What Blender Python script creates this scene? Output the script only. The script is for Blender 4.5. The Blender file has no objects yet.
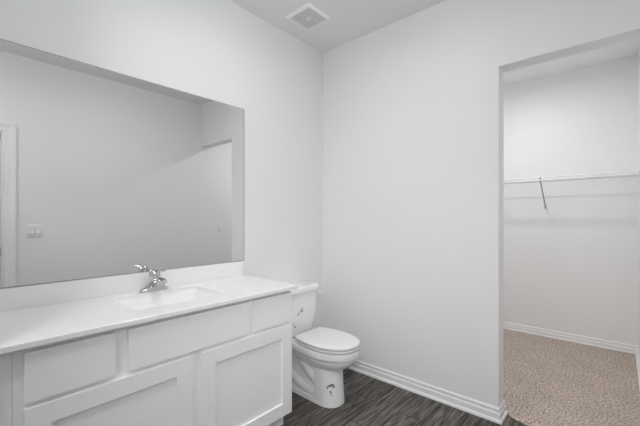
import bpy, bmesh, math, random
from mathutils import Vector, Matrix
random.seed(4)
sc = bpy.context.scene
col = sc.collection

# ------------------------------------------------------------------ camera, world, lights, exposure
W = 2.126            # right wall plane
CEIL = 2.743
cd = bpy.data.cameras.new('camera'); cam = bpy.data.objects.new('camera', cd); col.objects.link(cam)
cam.location = (1.994, -2.294, 1.263)
cam.rotation_euler = (math.pi/2, 0, math.atan((619-320)/338))
cd.sensor_width = 36; cd.lens = 338/640*36
cd.shift_y = 4.5/640     # horizon a little below the frame's centre
cd.clip_start = 0.02
sc.camera = cam
wd = bpy.data.worlds.new('world'); sc.world = wd; wd.use_nodes = True
wd.node_tree.nodes['Background'].inputs[0].default_value = (.8, .82, .85, 1)
wd.node_tree.nodes['Background'].inputs[1].default_value = 0.0
sc.view_settings.view_transform = 'Standard'
sc.view_settings.look = 'None'
sc.view_settings.gamma = 1
sc.view_settings.use_curve_mapping = False
sc.view_settings.exposure = -0.05
sc.cycles.max_bounces = 16
sc.cycles.diffuse_bounces = 10
sc.cycles.glossy_bounces = 6

def lamp(name, loc, size, power, colr=(1, 1, 1)):
    l = bpy.data.lights.new(name, 'AREA'); l.shape = 'DISK'; l.size = size; l.energy = power; l.color = colr
    o = bpy.data.objects.new(name, l); col.objects.link(o); o.location = loc
    return o
BATH_LAMP = (0.95, -1.10); CLOSET_LAMP = (1.24, 0.93); ENTRY_FILL = (1.25, -2.75)
lamp('bathroom_lamp', (*BATH_LAMP, CEIL-.135), .26, 4.2, (.975, .988, 1))
lamp('closet_lamp', (*CLOSET_LAMP, CEIL-.085), .11, 11.8, (.975, .988, 1))

lamp('entry_fill', (*ENTRY_FILL, CEIL-.135), .26, 8.6, (.975, .988, 1))  # unseen fill light added behind the camera, lifts ceiling and back wall
fl = lamp('camera_fill', (1.95, -2.13, 1.62), .30, 3.9, (.98, .99, 1))      # added fill light beside the camera, brightens the low fronts
fl.rotation_euler = (Vector((.72, -.38, .30))-fl.location).to_track_quat('-Z', 'Y').to_euler()
fl.data.spread = math.radians(90)

# ------------------------------------------------------------------ materials
def mat(name, color, rough=.5, metal=0, spec=.5, coat=0):
    m = bpy.data.materials.new(name); m.use_nodes = True
    b = m.node_tree.nodes['Principled BSDF']
    b.inputs['Base Color'].default_value = (*color, 1); b.inputs['Roughness'].default_value = rough
    b.inputs['Metallic'].default_value = metal; b.inputs['Specular IOR Level'].default_value = spec
    b.inputs['Coat Weight'].default_value = coat
    return m
def nodes(m): return m.node_tree.nodes, m.node_tree.links, m.node_tree.nodes['Principled BSDF']
def bump(m, scale, strength, dist=.002, detail=3):
    n, l, b = nodes(m)
    tc = n.new('ShaderNodeTexCoord'); t = n.new('ShaderNodeTexNoise'); bp = n.new('ShaderNodeBump')
    t.inputs['Scale'].default_value = scale; t.inputs['Detail'].default_value = detail
    bp.inputs['Strength'].default_value = strength; bp.inputs['Distance'].default_value = dist
    l.new(tc.outputs['Object'], t.inputs['Vector']); l.new(t.outputs['Fac'], bp.inputs['Height'])
    l.new(bp.outputs['Normal'], b.inputs['Normal'])
    return m
M = {}
M['wall'] = bump(mat('wall_paint', (.85, .85, .852), .5, spec=.3), 90, .25)
M['ceiling'] = bump(mat('ceiling_paint', (.87, .87, .87), .9, spec=.15), 60, .4)
M['trim'] = bump(mat('trim_paint', (.86, .86, .86), .35), 8, .02)
M['cabinet'] = bump(mat('cabinet_paint', (.90, .90, .90), .42), 40, .03)
M['stone'] = bump(mat('cultured_marble', (.88, .88, .88), .22, coat=.2), 6, .01)
M['porcelain'] = bump(mat('porcelain', (.89, .89, .892), .10, coat=.4), 5, .005)
M['seat'] = bump(mat('seat_plastic', (.83, .83, .83), .22), 5, .005)
M['chrome'] = bump(mat('chrome', (.62, .62, .63), .10, metal=1), 10, .005)
M['mirror'] = mat('mirror_silver', (.80, .805, .805), .0, metal=1)
M['mirror_edge'] = bump(mat('mirror_edge', (.36, .37, .37), .25), 10, .01)
M['plastic'] = bump(mat('white_plastic', (.86, .86, .86), .35), 20, .01)
M['vent'] = bump(mat('vent_plastic', (.96, .96, .96), .35), 20, .01)
M['wire'] = bump(mat('vinyl_coated_wire', (.88, .88, .88), .35), 20, .01)
M['brace'] = bump(mat('brace_metal', (.45, .45, .45), .4, metal=.3), 20, .01)
M['dark'] = bump(mat('dark_void', (.10, .10, .10), .8), 20, .02)
M['black_metal'] = bump(mat('black_metal', (.03, .03, .03), .4, metal=.5), 20, .02)
M['ink'] = bump(mat('mark_ink', (.14, .14, .14), .5), 20, .01)
M['ink_light'] = bump(mat('mark_ink_pale', (.30, .30, .30), .5), 20, .01)

def emissive(name, s):
    m = mat(name, (.9, .9, .9), .4); n, l, b = nodes(m)
    b.inputs['Emission Color'].default_value = (.975, .988, 1, 1); b.inputs['Emission Strength'].default_value = s
    return bump(m, 20, .01)
M['diffuser'] = emissive('lamp_diffuser', 4)
M['diffuser_bright'] = emissive('lamp_diffuser_bright', 19)

def floor_mat():
    m = mat('wood_look_plank', (.1, .1, .1), .45, spec=.35); n, l, b = nodes(m)
    tc = n.new('ShaderNodeTexCoord'); sep = n.new('ShaderNodeSeparateXYZ'); cmb = n.new('ShaderNodeCombineXYZ')
    l.new(tc.outputs['Object'], sep.inputs[0])
    l.new(sep.outputs['Y'], cmb.inputs['X']); l.new(sep.outputs['X'], cmb.inputs['Y'])
    br = n.new('ShaderNodeTexBrick'); br.offset = .232; br.offset_frequency = 2
    br.inputs['Scale'].default_value = 1; br.inputs['Brick Width'].default_value = 1.2; br.inputs['Row Height'].default_value = .175
    br.inputs['Mortar Size'].default_value = .0035; br.inputs['Mortar Smooth'].default_value = .2; br.inputs['Bias'].default_value = 0
    br.inputs['Color1'].default_value = (0, 0, 0, 1); br.inputs['Color2'].default_value = (1, 1, 1, 1); br.inputs['Mortar'].default_value = (.5, .5, .5, 1)
    sh = n.new('ShaderNodeVectorMath'); sh.operation = 'ADD'; sh.inputs[1].default_value = (.31, -.045, 0)
    l.new(cmb.outputs[0], sh.inputs[0]); l.new(sh.outputs[0], br.inputs['Vector'])
    # grain stretched along the plank, shifted from plank to plank
    add = n.new('ShaderNodeVectorMath'); add.operation = 'MULTIPLY_ADD'
    l.new(br.outputs['Color'], add.inputs[0]); add.inputs[1].default_value = (7, 3, 5); l.new(cmb.outputs[0], add.inputs[2])
    mp = n.new('ShaderNodeMapping'); mp.inputs['Scale'].default_value = (2.6, 36, 1); l.new(add.outputs[0], mp.inputs[0])
    ns = n.new('ShaderNodeTexNoise'); ns.inputs['Scale'].default_value = 1.6; ns.inputs['Detail'].default_value = 7
    ns.inputs['Roughness'].default_value = .68; ns.inputs['Distortion'].default_value = .5; l.new(mp.outputs[0], ns.inputs['Vector'])
    rp = n.new('ShaderNodeValToRGB'); e = rp.color_ramp.elements
    e[0].position = .40; e[0].color = (.020, .017, .0145, 1); e[1].position = .64; e[1].color = (.205, .180, .158, 1)
    l.new(ns.outputs['Fac'], rp.inputs[0])
    hv = n.new('ShaderNodeHueSaturation'); l.new(rp.outputs[0], hv.inputs['Color'])
    mr = n.new('ShaderNodeMapRange'); mr.inputs['To Min'].default_value = .75; mr.inputs['To Max'].default_value = 1.3
    l.new(br.outputs['Color'], mr.inputs['Value']); l.new(mr.outputs[0], hv.inputs['Value'])
    mx = n.new('ShaderNodeMix'); mx.data_type = 'RGBA'; l.new(br.outputs['Fac'], mx.inputs['Factor'])
    l.new(hv.outputs[0], mx.inputs['A']); mx.inputs['B'].default_value = (.018, .016, .015, 1)
    l.new(mx.outputs['Result'], b.inputs['Base Color'])
    bp = n.new('ShaderNodeBump'); bp.inputs['Strength'].default_value = .25; bp.inputs['Distance'].default_value = .002
    l.new(ns.outputs['Fac'], bp.inputs['Height']); l.new(bp.outputs[0], b.inputs['Normal'])
    return m
M['floor'] = floor_mat()
def carpet_mat():
    m = mat('carpet', (.3, .25, .2), 1, spec=.05); n, l, b = nodes(m)
    tc = n.new('ShaderNodeTexCoord')
    a = n.new('ShaderNodeTexNoise'); a.inputs['Scale'].default_value = 75; a.inputs['Detail'].default_value = 4; a.inputs['Roughness'].default_value = .75
    l.new(tc.outputs['Object'], a.inputs['Vector'])
    rp = n.new('ShaderNodeValToRGB'); e = rp.color_ramp.elements
    e[0].position = .36; e[0].color = (.20, .158, .134, 1); e[1].position = .66; e[1].color = (.86, .73, .645, 1)
    l.new(a.outputs['Fac'], rp.inputs[0])
    c = n.new('ShaderNodeTexNoise'); c.inputs['Scale'].default_value = 5; l.new(tc.outputs['Object'], c.inputs['Vector'])
    mr = n.new('ShaderNodeMapRange'); mr.inputs['To Min'].default_value = .85; mr.inputs['To Max'].default_value = 1.15; l.new(c.outputs['Fac'], mr.inputs['Value'])
    hv = n.new('ShaderNodeHueSaturation'); l.new(rp.outputs[0], hv.inputs['Color']); l.new(mr.outputs[0], hv.inputs['Value'])
    l.new(hv.outputs[0], b.inputs['Base Color'])
    bp = n.new('ShaderNodeBump'); bp.inputs['Strength'].default_value = .9; bp.inputs['Distance'].default_value = .008
    l.new(a.outputs['Fac'], bp.inputs['Height']); l.new(bp.outputs[0], b.inputs['Normal'])
    return m
M['carpet'] = carpet_mat()

# ------------------------------------------------------------------ mesh helpers
def box(bm, x0, x1, y0, y1, z0, z1, bev=0, seg=2):
    g = bmesh.ops.create_cube(bm, size=1)['verts']
    for v in g:
        v.co = Vector(((x0+x1)/2+v.co.x*(x1-x0), (y0+y1)/2+v.co.y*(y1-y0), (z0+z1)/2+v.co.z*(z1-z0)))
    if bev:
        es = list({e for v in g for e in v.link_edges})
        bmesh.ops.bevel(bm, geom=es, offset=bev, segments=seg, profile=.5, affect='EDGES')
def loft(bm, rings, cap0=True, cap1=True):
    R = [[bm.verts.new(p) for p in r] for r in rings]
    n = len(R[0])
    for a, b in zip(R, R[1:]):
        for i in range(n):
            bm.faces.new((a[i], a[(i+1) % n], b[(i+1) % n], b[i]))
    if cap0: bm.faces.new(R[0][::-1])
    if cap1: bm.faces.new(R[-1])
def ring_frame(p, d, up=None):
    d = d.normalized()
    u = Vector((0, 0, 1)) if abs(d.z) < .95 else Vector((1, 0, 0))
    s = d.cross(u).normalized(); t = s.cross(d).normalized()
    return s, t
def tube(bm, pts, r, n=8):
    pts = [Vector(p) for p in pts]; rs = r if isinstance(r, (list, tuple)) else [r]*len(pts)
    rings = []
    for i, p in enumerate(pts):
        d = (pts[min(i+1, len(pts)-1)]-pts[max(i-1, 0)])
        s, t = ring_frame(p, d)
        rr = rs[i] if isinstance(rs[i], tuple) else (rs[i], rs[i])
        rings.append([p+s*rr[0]*math.cos(2*math.pi*k/n)+t*rr[1]*math.sin(2*math.pi*k/n) for k in range(n)])
    loft(bm, rings)
def lathe(bm, c, prof, axis='z', n=24):
    rings = []
    for r, h in prof:
        ring = []
        for k in range(n):
            a = 2*math.pi*k/n; u, v = r*math.cos(a), r*math.sin(a)
            ring.append(Vector(c)+Vector({'z': (u, v, h), 'x': (h, u, v), 'y': (v, h, u)}[axis]))
        rings.append(ring)
    loft(bm, rings)
def rrect(x0, x1, y0, y1, r, z, n=6):
    out = []
    for cx, cy, a0 in ((x1-r, y1-r, 0), (x0+r, y1-r, 90), (x0+r, y0+r, 180), (x1-r, y0+r, 270)):
        for k in range(n+1):
            a = math.radians(a0+90*k/n); out.append((cx+r*math.cos(a), cy+r*math.sin(a), z))
    return out
def smooth_path(pts, n=6):
    P = [Vector(p) for p in pts]; out = []
    for i in range(len(P)-1):
        a, b, c, d = P[max(i-1, 0)], P[i], P[i+1], P[min(i+2, len(P)-1)]
        for k in range(n):
            t = k/n
            out.append(.5*((2*b)+(c-a)*t+(2*a-5*b+4*c-d)*t*t+(3*b-a-3*c+d)*t**3))
    return out+[P[-1]]
def world_loc(o):
    v = Vector((0, 0, 0))
    while o: v += o.location; o = o.parent
    return v
def obj(name, bm, m, parent=None, smooth=False, angle=40):
    bmesh.ops.recalc_face_normals(bm, faces=bm.faces)
    me = bpy.data.meshes.new(name)
    if parent:
        off = world_loc(parent)
        for v in bm.verts: v.co -= off
    bm.to_mesh(me); bm.free()
    me.materials.append(m)
    if smooth:
        me.polygons.foreach_set('use_smooth', [True]*len(me.polygons))
        me.set_sharp_from_angle(angle=math.radians(angle))
    o = bpy.data.objects.new(name, me); col.objects.link(o)
    if parent: o.parent = parent
    return o
def new(): return bmesh.new()
def tag(o, label, cat, group=None):
    o['label'] = label; o['category'] = cat
    if group: o['group'] = group
    return o
def thing(name, loc, label, cat, group=None):
    o = bpy.data.objects.new(name, None); col.objects.link(o); o.location = loc; o.empty_display_size = .05
    return tag(o, label, cat, group)
def struct(name, bm, m, parent=None, **k):
    o = obj(name, bm, m, parent, **k)
    if not parent: o['kind'] = 'structure'
    return o
def boxes(name, m, lst, parent=None, bev=0, kind=None):
    bm = new()
    for b in lst: box(bm, *b, bev=bev)
    return struct(name, bm, m, parent) if kind else obj(name, bm, m, parent, smooth=False)

# ------------------------------------------------------------------ structure
T = .12
OPX, OPZ = 1.437, 2.196         # closet opening: left jamb and header
YB = 1.95                        # closet back wall
CL = .25                         # closet left wall
YF = -3.3                        # wall behind the camera
DY0, DY1, DZ = -2.67, -1.904, 2.035
HX = 3.3
boxes('floor', M['floor'], [(-.12, HX+.12, YF-.12, .19, -.1, 0)], kind=1)
bm = new()
# carpet slab with a soft rolled front edge, a little uneven along it
nx = 160; prof = [(.056, -.004), (.050, .004), (.056, .010), (.07, .013), (.1, .014)]
rows = []
for i in range(nx+1):
    x = CL+(W-CL)*i/nx; w = .002*math.sin(x*23)+.0015*math.sin(x*61+1)+.012+(.076*math.exp(-max(0, x-1.445)/.062))
    rows.append([bm.verts.new((x, y+w, z)) for k, (y, z) in enumerate(prof)]+[bm.verts.new((x, YB, .014)), bm.verts.new((x, YB, -.004)), bm.verts.new((x, .2, -.004))])
for a, b in zip(rows, rows[1:]):
    for k in range(len(a)-1): bm.faces.new((a[k], b[k], b[k+1], a[k+1]))
box(bm, CL-.12, W+.12, .19, YB+.12, -.1, -.006)
struct('floor_carpet', bm, M['carpet'])
boxes('ceiling', M['ceiling'], [(-.12, HX+.12, YF-.12, YB+.12, CEIL, CEIL+.1)], kind=1)
boxes('wall_left', M['wall'], [(-.12, 0, YF-.12, .12, 0, CEIL)], kind=1)
boxes('wall_back', M['wall'], [(0, OPX, 0, T, 0, CEIL), (OPX, W, 0, T, OPZ, CEIL)], kind=1)
boxes('wall_right', M['wall'], [(W, W+T, DY1, YB+.12, 0, CEIL), (W, W+T, YF-.12, DY0, 0, CEIL), (W, W+T, DY0, DY1, DZ, CEIL)], kind=1)
boxes('wall_front', M['wall'], [(0, W, YF-.12, YF, 0, CEIL)], kind=1)
boxes('wall_partition', M['wall'], [(0, .585, -2.33, -2.21, 0, CEIL)], kind=1)
boxes('wall_closet_left', M['wall'], [(CL-.12, CL, T, YB, 0, CEIL)], kind=1)
boxes('wall_closet_back', M['wall'], [(CL-.12, W, YB, YB+.12, 0, CEIL)], kind=1)
boxes('wall_hall', M['wall'], [(HX, HX+.12, YF-.12, -1.2, 0, CEIL), (W+T, HX, -1.2, -1.08, 0, CEIL), (W+T, HX, YF-.12, YF, 0, CEIL)], kind=1)

# baseboards: moulded profile (thickness out from wall, height), mitred along a path
BASE = [(0, 0), (.022, 0), (.022, .010), (.018, .018), (.0125, .021), (.0125, .054), (.0085, .058), (.0075, .066), (.0085, .072), (.0085, .080), (.004, .087), (0, .087)]
def baseboard(name, path, z0=0):
    """path: floor points with the room on the right-hand side"""
    bm = new(); P = [Vector((*p, 0)) for p in path]; rings = []
    for i, p in enumerate(P):
        ns = []
        if i > 0: d = (P[i]-P[i-1]).normalized(); ns.append(Vector((d.y, -d.x, 0)))
        if i < len(P)-1: d = (P[i+1]-P[i]).normalized(); ns.append(Vector((d.y, -d.x, 0)))
        n = sum(ns, Vector()); n = n/n.length
        n = n/max(.3, n.dot(ns[0]))
        rings.append([p+n*t+Vector((0, 0, z0+h)) for t, h in BASE])
    loft(bm, rings)
    return struct(name, bm, M['trim'])
baseboard('baseboard_back', [(0, -.87), (0, 0), (OPX, 0), (OPX, T), (CL, T)])
baseboard('baseboard_closet', [(CL, T), (CL, YB), (W, YB), (W, DY1+.087)], z0=0)
# doorway in the right wall, seen in the mirror: jamb lining, casing, strike plate
boxes('trim_1', M['trim'], [(W-.004, W+T+.004, DY1-.016, DY1, 0, DZ), (W-.004, W+T+.004, DY0, DY0+.016, 0, DZ), (W-.004, W+T+.004, DY0+.016, DY1-.016, DZ-.016, DZ),
      (W+.05, W+.085, DY1-.028, DY1-.016, 0, DZ-.016), (W+.05, W+.085, DY0+.016, DY0+.028, 0, DZ-.016)], kind=1)
bm = new()
ca = .085
prof = [(0, 0), (.004, .012), (.012, .014), (.03, .011), (.055, .016), (.07, .019), (ca, .019), (ca, 0)]   # (out from opening, thickness)
rings = []
for (y, z, sy, sz) in ((DY1, 0, 1, 0), (DY1, DZ, 1, 1), (DY0, DZ, -1, 1), (DY0, 0, -1, 0)):
    rings.append([Vector((W-t, y+sy*(u-.006), z+sz*(u-.006))) for u, t in prof])
loft(bm, rings)
struct('trim_2', bm, M['trim'])

# ------------------------------------------------------------------ vanity cabinet
Y1, Y0 = -.895, -2.134           # right and left ends
FX, DX = .520, .541              # face frame, door face
van = thing('vanity_cabinet', (.27, -1.515, 0), 'long white shaker vanity cabinet standing under the mirror and countertop', 'cabinet')
bm = new()
box(bm, 0.002, FX-.02, Y0, Y0+.018, .105, .838); box(bm, 0.002, FX-.02, Y1-.018, Y1, .105, .838)   # carcass sides, bottom, back
box(bm, 0.002, FX-.02, Y0+.018, Y1-.018, .105, .123); box(bm, 0.002, .012, Y0+.018, Y1-.018, .123, .70)
box(bm, 0.002, .445, Y0, Y0+.018, 0, .105); box(bm, 0.002, .445, Y1-.018, Y1, 0, .105)
obj('body', bm, M['cabinet'], van)
bm = new()
for a, b in ((Y0, Y0+.045), (-1.845, -1.790), (-1.213, -1.168), (Y1-.03, Y1)): box(bm, FX-.02, FX, a, b, .105, .838)
box(bm, FX-.02, FX, -1.533, -1.470, .105, .66)
for a, b in ((.105, .14), (.625, .665), (.815, .838)): box(bm, FX-.02, FX-.0005, Y0, Y1, a, b)
obj('face_frame', bm, M['cabinet'], van)
boxes('toe_kick', M['cabinet'], [(.445, .457, Y0, Y1, 0, .105)], van)
boxes('filler_strip', M['cabinet'], [(.40, FX-.001, -2.208, Y0-.0008, .105, .838)], van, bev=.001)
for a, b, nm in ((-2.107, -1.840, 'drawer_front'), (-1.793, -1.209, 'false_front'), (-1.174, -.902, 'drawer_front')):
    boxes(nm, M['cabinet'], [(FX, DX, a, b, .651, .8185)], van, bev=.0018)
def shaker(y0, y1, z0, z1, s=.072):
    bm = new()
    for bb in ((y0, y0+s, z0, z1), (y1-s, y1, z0, z1), (y0+s, y1-s, z1-s, z1), (y0+s, y1-s, z0, z0+s)):
        box(bm, FX, DX, *bb)
    d = obj('door', bm, M['cabinet'], van)
    md = d.modifiers.new('bevel', 'BEVEL'); md.width = .0012; md.segments = 2
    boxes('door_panel', M['cabinet'], [(FX+.001, FX+.009, y0+s-.004, y1-s+.004, z0+s-.004, z1-s+.004)], d)
shaker(-2.107, -1.526, .112, .634); shaker(-1.479, -.903, .112, .634)

# ------------------------------------------------------------------ countertop with basin
CT, CF, CE = .860, .562, -.872
ctr = thing('vanity_countertop', (.28, -1.54, .838), 'white solid surface countertop with rectangular sunken basin and backsplash on the vanity', 'countertop')
bx0, bx1, by0, by1 = .125, .425, -1.728, -1.287
bm = new()
outer = [(.002, -2.208), (CF, -2.208), (CF, CE), (.002, CE)]
def hole(z, ins=0, n=5): return rrect(bx0+ins, bx1-ins, by0+ins, by1-ins, max(.03-ins*.5, .012), z, n)
def slab_face(z):
    o = [bm.verts.new((x, y, z)) for x, y in outer]
    h = [bm.verts.new(p) for p in hole(z)]
    return o, h
ot, ht = slab_face(CT); ob, hb = slab_face(.838)
N = len(ht)
for i in range(4): bm.faces.new((ot[i], ot[(i+1) % 4], ob[(i+1) % 4], ob[i]))
for i in range(N): bm.faces.new((ht[i], hb[i], hb[(i+1) % N], ht[(i+1) % N]))
# rrect corner order: (x1,y1),(x0,y1),(x0,y0),(x1,y0); outer corner index for each: 2,3,0,1
q = N//4
oc = [2, 3, 0, 1]
for O, H in ((ot, ht), (ob, hb)):
    for c in range(4):
        seg = H[c*q:(c+1)*q]; nxt = H[((c+1)*q) % N]
        for i in range(q-1): bm.faces.new((O[oc[c]], seg[i], seg[i+1]))
        bm.faces.new((O[oc[c]], seg[-1], nxt, O[oc[(c+1) % 4]]))
top = obj('slab', bm, M['stone'], ctr)
md = top.modifiers.new('bevel', 'BEVEL'); md.width = .003; md.segments = 3; md.limit_method = 'ANGLE'; md.angle_limit = math.radians(50)
boxes('backsplash', M['stone'], [(.002, .021, -2.208, CE, CT, .957)], ctr, bev=.002)
bm = new()
rings = [hole(CT-.006, -.001), hole(CT-.04, .012), hole(CT-.09, .03), hole(CT-.125, .05), hole(CT-.134, .08)]
R = [[bm.verts.new(p) for p in r] for r in rings]
for a, b in zip(R, R[1:]):
    for i in range(N): bm.faces.new((a[i], a[(i+1) % N], b[(i+1) % N], b[i]))
c = bm.verts.new(((bx0+bx1)/2, (by0+by1)/2, CT-.138))
for i in range(N): bm.faces.new((R[-1][i], R[-1][(i+1) % N], c))
basin = obj('basin', bm, M['stone'], ctr, smooth=True, angle=60)
basin.modifiers.new('solid', 'SOLIDIFY').thickness = .006
bm = new(); lathe(bm, ((bx0+bx1)/2, (by0+by1)/2, CT-.137), [(.001, 0), (.028, 0), (.028, .003), (.02, .005), (.001, .005)])
obj('drain', bm, M['chrome'], basin, smooth=True)

# ------------------------------------------------------------------ faucet
fy, fx = -1.502, .066
fau = thing('faucet', (fx, fy, CT), 'chrome single-lever faucet standing behind the basin of the vanity', 'faucet')
bm = new()
# winged base: low rounded ends sweeping up into the body
rings = []
for k in range(33):
    t = -1+2*k/32; y = fy+t*.079
    hgt = .016+.042*max(0, 1-abs(t)*1.05)**1.25; wid = .023+.006*math.cos(t*math.pi/2)
    e = math.sqrt(max(0, 1-abs(t)**5)); wid *= max(.3, e); hgt *= max(.4, e)
    rings.append([(fx+wid*math.cos(math.pi*j/12), y, CT+hgt*abs(math.sin(math.pi*j/12))**.6) for j in range(13)])
loft(bm, rings)
obj('base', bm, M['chrome'], fau, smooth=True, angle=60)
bm = new()
pts = smooth_path([(fx-.004, fy, CT+.040), (fx+.03, fy, CT+.060), (fx+.07, fy, CT+.068), (fx+.105, fy, CT+.066), (fx+.122, fy, CT+.060)], 5)
tube(bm, pts, [(.027-.006*i/len(pts), .016-.005*i/len(pts)) for i in range(len(pts))], 14)
sp = obj('spout', bm, M['chrome'], fau, smooth=True, angle=60)
bm = new(); lathe(bm, (fx+.112, fy, CT+.043), [(.002, 0), (.0105, 0), (.0115, .003), (.0115, .014), (.002, .014)], n=16)
obj('aerator', bm, M['chrome'], sp, smooth=True)
bm = new(); lathe(bm, (fx+.010, fy, CT+.052), [(.001, 0), (.022, 0), (.0215, .008), (.027, .014), (.0285, .032), (.027, .050), (.021, .063), (.011, .070), (.001, .071)])
hd = obj('handle', bm, M['chrome'], fau, smooth=True, angle=50)
bm = new()
pts = smooth_path([(fx+.004, fy, CT+.112), (fx+.04, fy, CT+.117), (fx+.08, fy, CT+.120), (fx+.115, fy, CT+.122)], 4)
tube(bm, pts, [(.013+.004*i/len(pts), .008-.002*i/len(pts)) for i in range(len(pts))], 10)
obj('lever', bm, M['chrome'], hd, smooth=True, angle=60)

# ------------------------------------------------------------------ mirror
mir = thing('wall_mirror', (0, -1.52, .958), 'large frameless rectangular mirror fixed to the wall above the vanity', 'mirror')
my0, my1, mz0, mz1 = -2.19, -.856, .9585, 2.031
boxes('glass', M['mirror'], [(.001, .0065, my0+.006, my1-.006, mz0+.003, mz1-.003)], mir)
bm = new()
for bb in ((my0, my0+.006, mz0, mz1), (my1-.006, my1, mz0, mz1), (my0+.006, my1-.006, mz0, mz0+.003), (my0+.006, my1-.006, mz1-.003, mz1)): box(bm, .001, .0062, *bb)
obj('polished_edge', bm, M['mirror_edge'], mir)

# ------------------------------------------------------------------ toilet
TY = -.497
toi = thing('toilet', (.35, TY, 0), 'white two-piece toilet with closed lid between the vanity and the back wall', 'toilet')
def egg(xb, xf, hw, hb, z, n=20, xm=None):
    xm = xm if xm is not None else xb+(xf-xb)*.48
    pr = []
    for k in range(n+1):
        a = math.pi*(k/n)
        x = xm+math.cos(a)*((xf-xm) if k <= n/2 else (xm-xb))
        s = math.sin(a)
        h = hw*s**.92 if k <= n/2 else hb+(hw-hb)*s
        pr.append((x, h))
    out = [(x, TY+h, z) for x, h in pr]+[(x, TY-h, z) for x, h in pr[::-1]]
    return out[:-1] if False else out[1:-1]+[(pr[0][0], TY, z)] if False else [p for i, p in enumerate(out) if i != len(out)-1]
# bowl (rim band, undercut bowl, column, trapway, foot) : one body
bm = new()
loft(bm, [egg(.230, .700, .158, .11, .387), egg(.222, .714, .171, .12, .384), egg(.222, .716, .173, .12, .346), egg(.230, .710, .168, .115, .338)])
loft(bm, [egg(.244, .694, .150, .10, .3385), egg(.244, .694, .151, .10, .325), egg(.25, .684, .143, .105, .300), egg(.28, .660, .125, .1, .274),
          egg(.32, .63, .105, .09, .254), egg(.36, .60, .09, .08, .240)])
# front column
CX, CH = .50, [(.285, .586, .093), (.22, .582, .093), (.12, .585, .095), (.05, .592, .096), (.012, .596, .098), (0, .596, .098)]
loft(bm, [egg(.425, xf, hw, .088, z, xm=CX, n=28) for z, xf, hw in CH])
# foot plate and rear body
loft(bm, [egg(.13, .596, .098, .085, 0, xm=.50), egg(.13, .596, .098, .085, .014, xm=.50), egg(.135, .587, .092, .079, .030, xm=.50)])
loft(bm, [egg(.14, .50, .085, .075, .02), egg(.15, .50, .080, .07, .055), egg(.16, .50, .060, .055, .09), egg(.12, .50, .050, .045, .2), egg(.08, .50, .075, .075, .29), egg(.05, .50, .10, .10, .33), egg(.045, .45, .11, .11, .350)])
for s in (-1, 1):
    pts = smooth_path([(.10, TY+s*.045, .31), (.20, TY+s*.048, .30), (.29, TY+s*.050, .255), (.36, TY+s*.050, .185), (.45, TY+s*.045, .12)], 6)
    tube(bm, pts, .040, 14)
    pts = smooth_path([(.14, TY+s*.046, .11), (.23, TY+s*.050, .085), (.32, TY+s*.052, .055), (.44, TY+s*.05, .045)], 6)
    tube(bm, pts, .036, 14)
bowl = obj('bowl', bm, M['porcelain'], toi, smooth=True, angle=40)
for s in (-1, 1):
    for x in (.325, .375):
        bm = new(); lathe(bm, (x, TY+s*.080, .060), [(.001, 0), (.011, 0), (.011, .010), (.008, .016), (.001, .018)], n=16)
        obj('bolt_cap', bm, M['plastic'], bowl, smooth=True)
# seat ring and lid
bm = new(); loft(bm, [egg(.284, .702, .160, .115, .395), egg(.276, .715, .171, .116, .397), egg(.276, .716, .172, .116, .408), egg(.284, .704, .162, .115, .4095)])
obj('seat', bm, M['seat'], toi, smooth=True, angle=50)
bm = new(); loft(bm, [egg(.284, .702, .160, .115, .4165), egg(.276, .716, .172, .116, .4175), egg(.276, .716, .172, .116, .4275), egg(.28, .711, .168, .113, .4305), egg(.30, .69, .150, .106, .432), egg(.37, .61, .09, .07, .433)])
lid = obj('lid', bm, M['seat'], toi, smooth=True, angle=50)
for s in (-1, 1):
    bm = new(); box(bm, .246, .282, TY+s*.075-.016, TY+s*.075+.016, .378, .417, bev=.005)
    obj('hinge', bm, M['seat'], toi, smooth=True)
# tank
def tank(z, xf, hw, r): return rrect(.022, xf, TY-hw, TY+hw, r, z, 8)
bm = new(); loft(bm, [tank(.366, .168, .158, .03), tank(.376, .180, .172, .035), tank(.40, .188, .184, .04), tank(.50, .198, .199, .04), tank(.60, .205, .205, .04), tank(.692, .208, .207, .04)])
tk = obj('tank', bm, M['porcelain'], toi, smooth=True, angle=40)
bm = new()
def lidr(z, i): return rrect(.012+i, .224-i, TY-.217+i, TY+.217-i, .042-i*.5, z, 8)
loft(bm, [lidr(.696, .008), lidr(.698, .001), lidr(.704, 0), lidr(.726, 0), lidr(.735, .003), lidr(.740, .010), lidr(.742, .03)])
obj('tank_lid', bm, M['porcelain'], toi, smooth=True, angle=40)
bm = new()
lathe(bm, (.172, TY+.200, .668), [(.001, 0), (.013, 0), (.012, .010), (.008, .014), (.001, .014)], axis='y', n=16)
tube(bm, smooth_path([(.165, TY+.215, .668), (.20, TY+.218, .667), (.235, TY+.219, .663)], 4), [(.007, .009)]*4+[(.008, .011)]*4+[(.009, .011)], 10)
obj('flush_lever', bm, M['plastic'], toi, smooth=True, angle=50)
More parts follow.
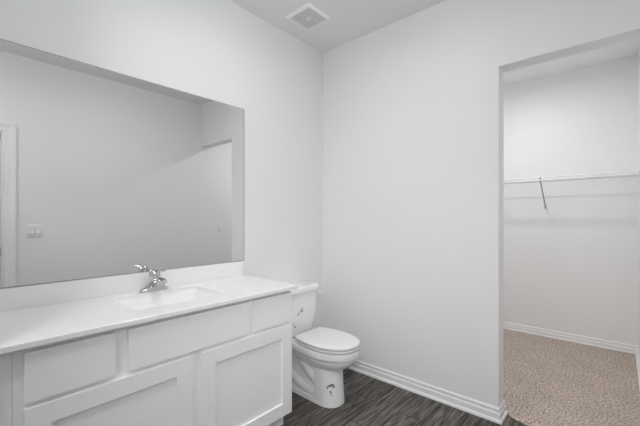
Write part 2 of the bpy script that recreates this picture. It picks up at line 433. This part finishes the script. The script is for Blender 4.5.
# small printed marks on tank front, near its lower corner and on the column
def blob(bm, pts, place, w):
    for (a, b) in zip(pts, pts[1:]):
        a = Vector(a); b = Vector(b); d = (b-a).normalized(); nrm = Vector((-d.y, d.x))*w
        q = [a-d*w*.4+nrm, b+d*w*.4+nrm, b+d*w*.4-nrm, a-d*w*.4-nrm]
        lo = [bm.verts.new(place(p.x, p.y, 0)) for p in q]; hi = [bm.verts.new(place(p.x, p.y, .0006)) for p in q]
        bm.faces.new(hi); bm.faces.new(lo[::-1])
        for i in range(4): bm.faces.new((lo[i], lo[(i+1) % 4], hi[(i+1) % 4], hi[i]))
bm = new()
def pl(u, v, t):     # onto the curved tank front
    z0, x0, z1, x1 = (.40, .188, .50, .198) if v < .5 else (.50, .198, .60, .205)
    return (x0+(v-z0)*(x1-x0)/(z1-z0)+t, u, v)
blob(bm, [(-.512, .540), (-.500, .552), (-.486, .560), (-.474, .572), (-.470, .580)], pl, .0035)
blob(bm, [(-.474, .572), (-.470, .548)], pl, .006)
blob(bm, [(-.516, .536), (-.506, .537)], pl, .006)
obj('emblem', bm, M['ink_light'], tk)['label'] = 'small grey printed mark on the tank front'

bm = new()
blob(bm, [(-.545, .447), (-.536, .451)], pl, .006); blob(bm, [(-.557, .471), (-.550, .472)], pl, .0045)
obj('printed_dot', bm, M['ink'], tk)['label'] = 'two small black dots low on the tank front'
def cp(u, v, t):     # onto the curved column front: u runs along the surface, to the right as seen from the room
    u = u*1.15+.012; v = v+.006
    for (za, xa, ha), (zb, xb_, hb_) in zip(CH, CH[1:]):
        if zb <= v <= za: k = (v-za)/(zb-za); xf, hw = xa+(xb_-xa)*k, ha+(hb_-ha)*k
    a = math.radians(50)-u/.095
    return (CX+(xf-CX)*math.cos(a)+(t+.0008)*math.cos(a), TY-hw*math.sin(a)**.92-(t+.0008)*math.sin(a), v)
bm = new()
blob(bm, [(-.026, .118), (-.023, .132), (-.012, .141), (.002, .146), (.010, .147), (.016, .142), (.018, .130)], cp, .0035)
blob(bm, [(-.012, .134), (.004, .139), (.012, .137)], cp, .003)
blob(bm, [(.008, .128), (.018, .127)], cp, .003)
blob(bm, [(-.010, .103), (-.003, .098)], cp, .003); blob(bm, [(-.003, .100), (-.002, .090)], cp, .004); blob(bm, [(-.005, .078), (.003, .078)], cp, .0025)
obj('emblem', bm, M['ink'], bowl)['label'] = 'small dark printed mark on the pedestal front'

# ------------------------------------------------------------------ ceiling vent
vx, vy, vs = .272, -.478, .122
ven = thing('ceiling_vent', (vx, vy, CEIL), 'square white exhaust vent grille on the ceiling above the toilet', 'vent')
bm = new(); fw = .022
o = [(-vs, 0), (-vs+.001, -.005), (-vs+fw-.004, -.014), (-vs+fw, -.012), (-vs+fw, -.002)]
rings = []
for sx, sy in ((-1, -1), (1, -1), (1, 1), (-1, 1), (-1, -1)):
    rings.append([(vx+sx*(-u), vy+sy*(-u), CEIL+z) for u, z in o])
for a, b in zip(rings, rings[1:]):
    A = [bm.verts.new(p) for p in a]; B = [bm.verts.new(p) for p in b]
    for i in range(len(A)-1): bm.faces.new((A[i], B[i], B[i+1], A[i+1]))
bmesh.ops.remove_doubles(bm, verts=bm.verts, dist=1e-5)
obj('frame', bm, M['vent'], ven)
boxes('backing', M['dark'], [(vx-vs+fw-.004, vx+vs-fw+.004, vy-vs+fw-.004, vy+vs-fw+.004, CEIL-.002, CEIL-.0005)], ven)
bm = new(); n = 13; g = vs-fw
for k in range(n):
    y = vy-g+2*g*(k+.5)/n
    box(bm, vx-g-.002, vx+g+.002, y-.0044, y+.0044, CEIL-.0115, CEIL-.0085)
obj('louvers', bm, M['vent'], ven)
bm = new(); lathe(bm, (vx, vy, CEIL-.018), [(.001, 0), (.011, .001), (.015, .004), (.015, .010), (.001, .010)], n=16)
obj('center_button', bm, M['vent'], ven, smooth=True)

# ------------------------------------------------------------------ closet wire shelf
SZ, SF, SB = 1.658, 1.645, YB-.006
she = thing('wire_shelf', ((CL+W)/2, YB, SZ), 'white wire shelf hung across the closet back wall on a diagonal brace', 'shelf')
bm = new()
for z, y in ((SZ, SF), (SZ-.028, SF-.004)): tube(bm, [(CL+.004, y, z), (W-.004, y, z)], .0038, 8)
obj('front_rail', bm, M['wire'], she, smooth=True)
bm = new()
for y in (SB-.004, SF+.152): tube(bm, [(CL+.004, y, SZ-.005), (W-.004, y, SZ-.005)], .0034, 8)
obj('cross_rod', bm, M['wire'], she, smooth=True)
bm = new()
x = CL+.02
while x < W-.01:
    tube(bm, [(x, SB, SZ), (x, SF-.001, SZ), (x, SF-.004, SZ-.028)], .0016, 6); x += .0254
obj('deck_wires', bm, M['wire'], she, smooth=True)
bx = 1.412
bm = new()
tube(bm, [(bx, SF-.008, SZ+.004), (bx, SF+.006, SZ-.03), (bx, YB-.012, 1.392), (bx, YB-.004, 1.375)], [(.006, .005)]*4, 8)
box(bm, bx-.008, bx+.008, YB-.004, YB, 1.355, 1.40)
obj('brace', bm, M['brace'], she, smooth=True)['label'] = 'grey diagonal brace'
bm = new(); box(bm, W-.022, W, SF-.018, SF+.02, SZ-.034, SZ+.014, bev=.004)
obj('end_bracket', bm, M['plastic'], she, smooth=True)
bm = new(); box(bm, CL, CL+.022, SF-.018, SF+.02, SZ-.034, SZ+.014, bev=.004)
obj('end_bracket', bm, M['plastic'], she, smooth=True)
x = CL+.1
while x < W:
    bm = new(); box(bm, x-.007, x+.007, YB-.014, YB, SZ-.014, SZ+.006, bev=.002); obj('wall_clip', bm, M['plastic'], she, smooth=True); x += .3

# ------------------------------------------------------------------ switches on the right wall (seen in the mirror)
def switch(y, z, gangs, label):
    hw = .035+.023*(gangs-1)
    t = thing('light_switch', (W, y, z), label, 'light switch', 'switch plates on the right wall')
    bm = new(); box(bm, W-.006, W, y-hw, y+hw, z-.058, z+.058, bev=.0025); obj('wall_plate', bm, M['plastic'], t, smooth=True)
    for k in range(gangs):
        yy = y+(k-(gangs-1)/2)*.046
        boxes('bezel', M['ink_light'], [(W-.0066, W-.004, yy-.0172, yy+.0172, z-.0345, z+.0345)], t)
        bm = new(); g = [(W-.0065, z-.033), (W-.0115, z-.031), (W-.0075, z+.002), (W-.0085, z+.033), (W-.005, z+.033), (W-.005, z-.033)]
        loft(bm, [[(a, yy-.0158, b) for a, b in g], [(a, yy+.0158, b) for a, b in g]])
        obj('rocker', bm, M['plastic'], t)
switch(-1.692, 1.140, 2, 'double rocker light switch plate on the right wall, reflected near the door casing')
switch(.262, 1.131, 1, 'single light switch plate inside the closet, reflected at the right of the mirror')
plate = new(); box(plate, W+.02, W+.05, DY1-.0175, DY1-.0155, .915, .985)
tag(obj('strike_plate', plate, M['black_metal']), 'dark metal strike plate on the door jamb, reflected at the left mirror edge', 'strike plate')

# ------------------------------------------------------------------ ceiling lamps (outside the frame, lights set at the top; entry one is added fill)
for (lx, ly), lb in ((BATH_LAMP, 'round white flush ceiling lamp over the bathroom floor'), (CLOSET_LAMP, 'round white flush ceiling lamp inside the closet'), (ENTRY_FILL, 'unseen fill light added near the entry, shaped as a round white flush ceiling lamp')):
    t = thing('ceiling_lamp', (lx, ly, CEIL), lb, 'ceiling lamp', 'flush ceiling lamps')
    bm = new(); lathe(bm, (lx, ly, CEIL-.03), [(.001, 0), (.15, 0), (.155, .01), (.155, .03), (.001, .03)], n=32); obj('base', bm, M['trim'], t, smooth=True)
    bm = new(); hh = .05 if ly > 0 else .10; lathe(bm, (lx, ly, CEIL-.03-hh), [(.001, 0), (.05, .04*hh), (.10, .24*hh), (.13, .6*hh), (.14, hh), (.001, hh)], n=32); obj('diffuser', bm, M['diffuser' if ly > 0 else 'diffuser_bright'], t, smooth=True)
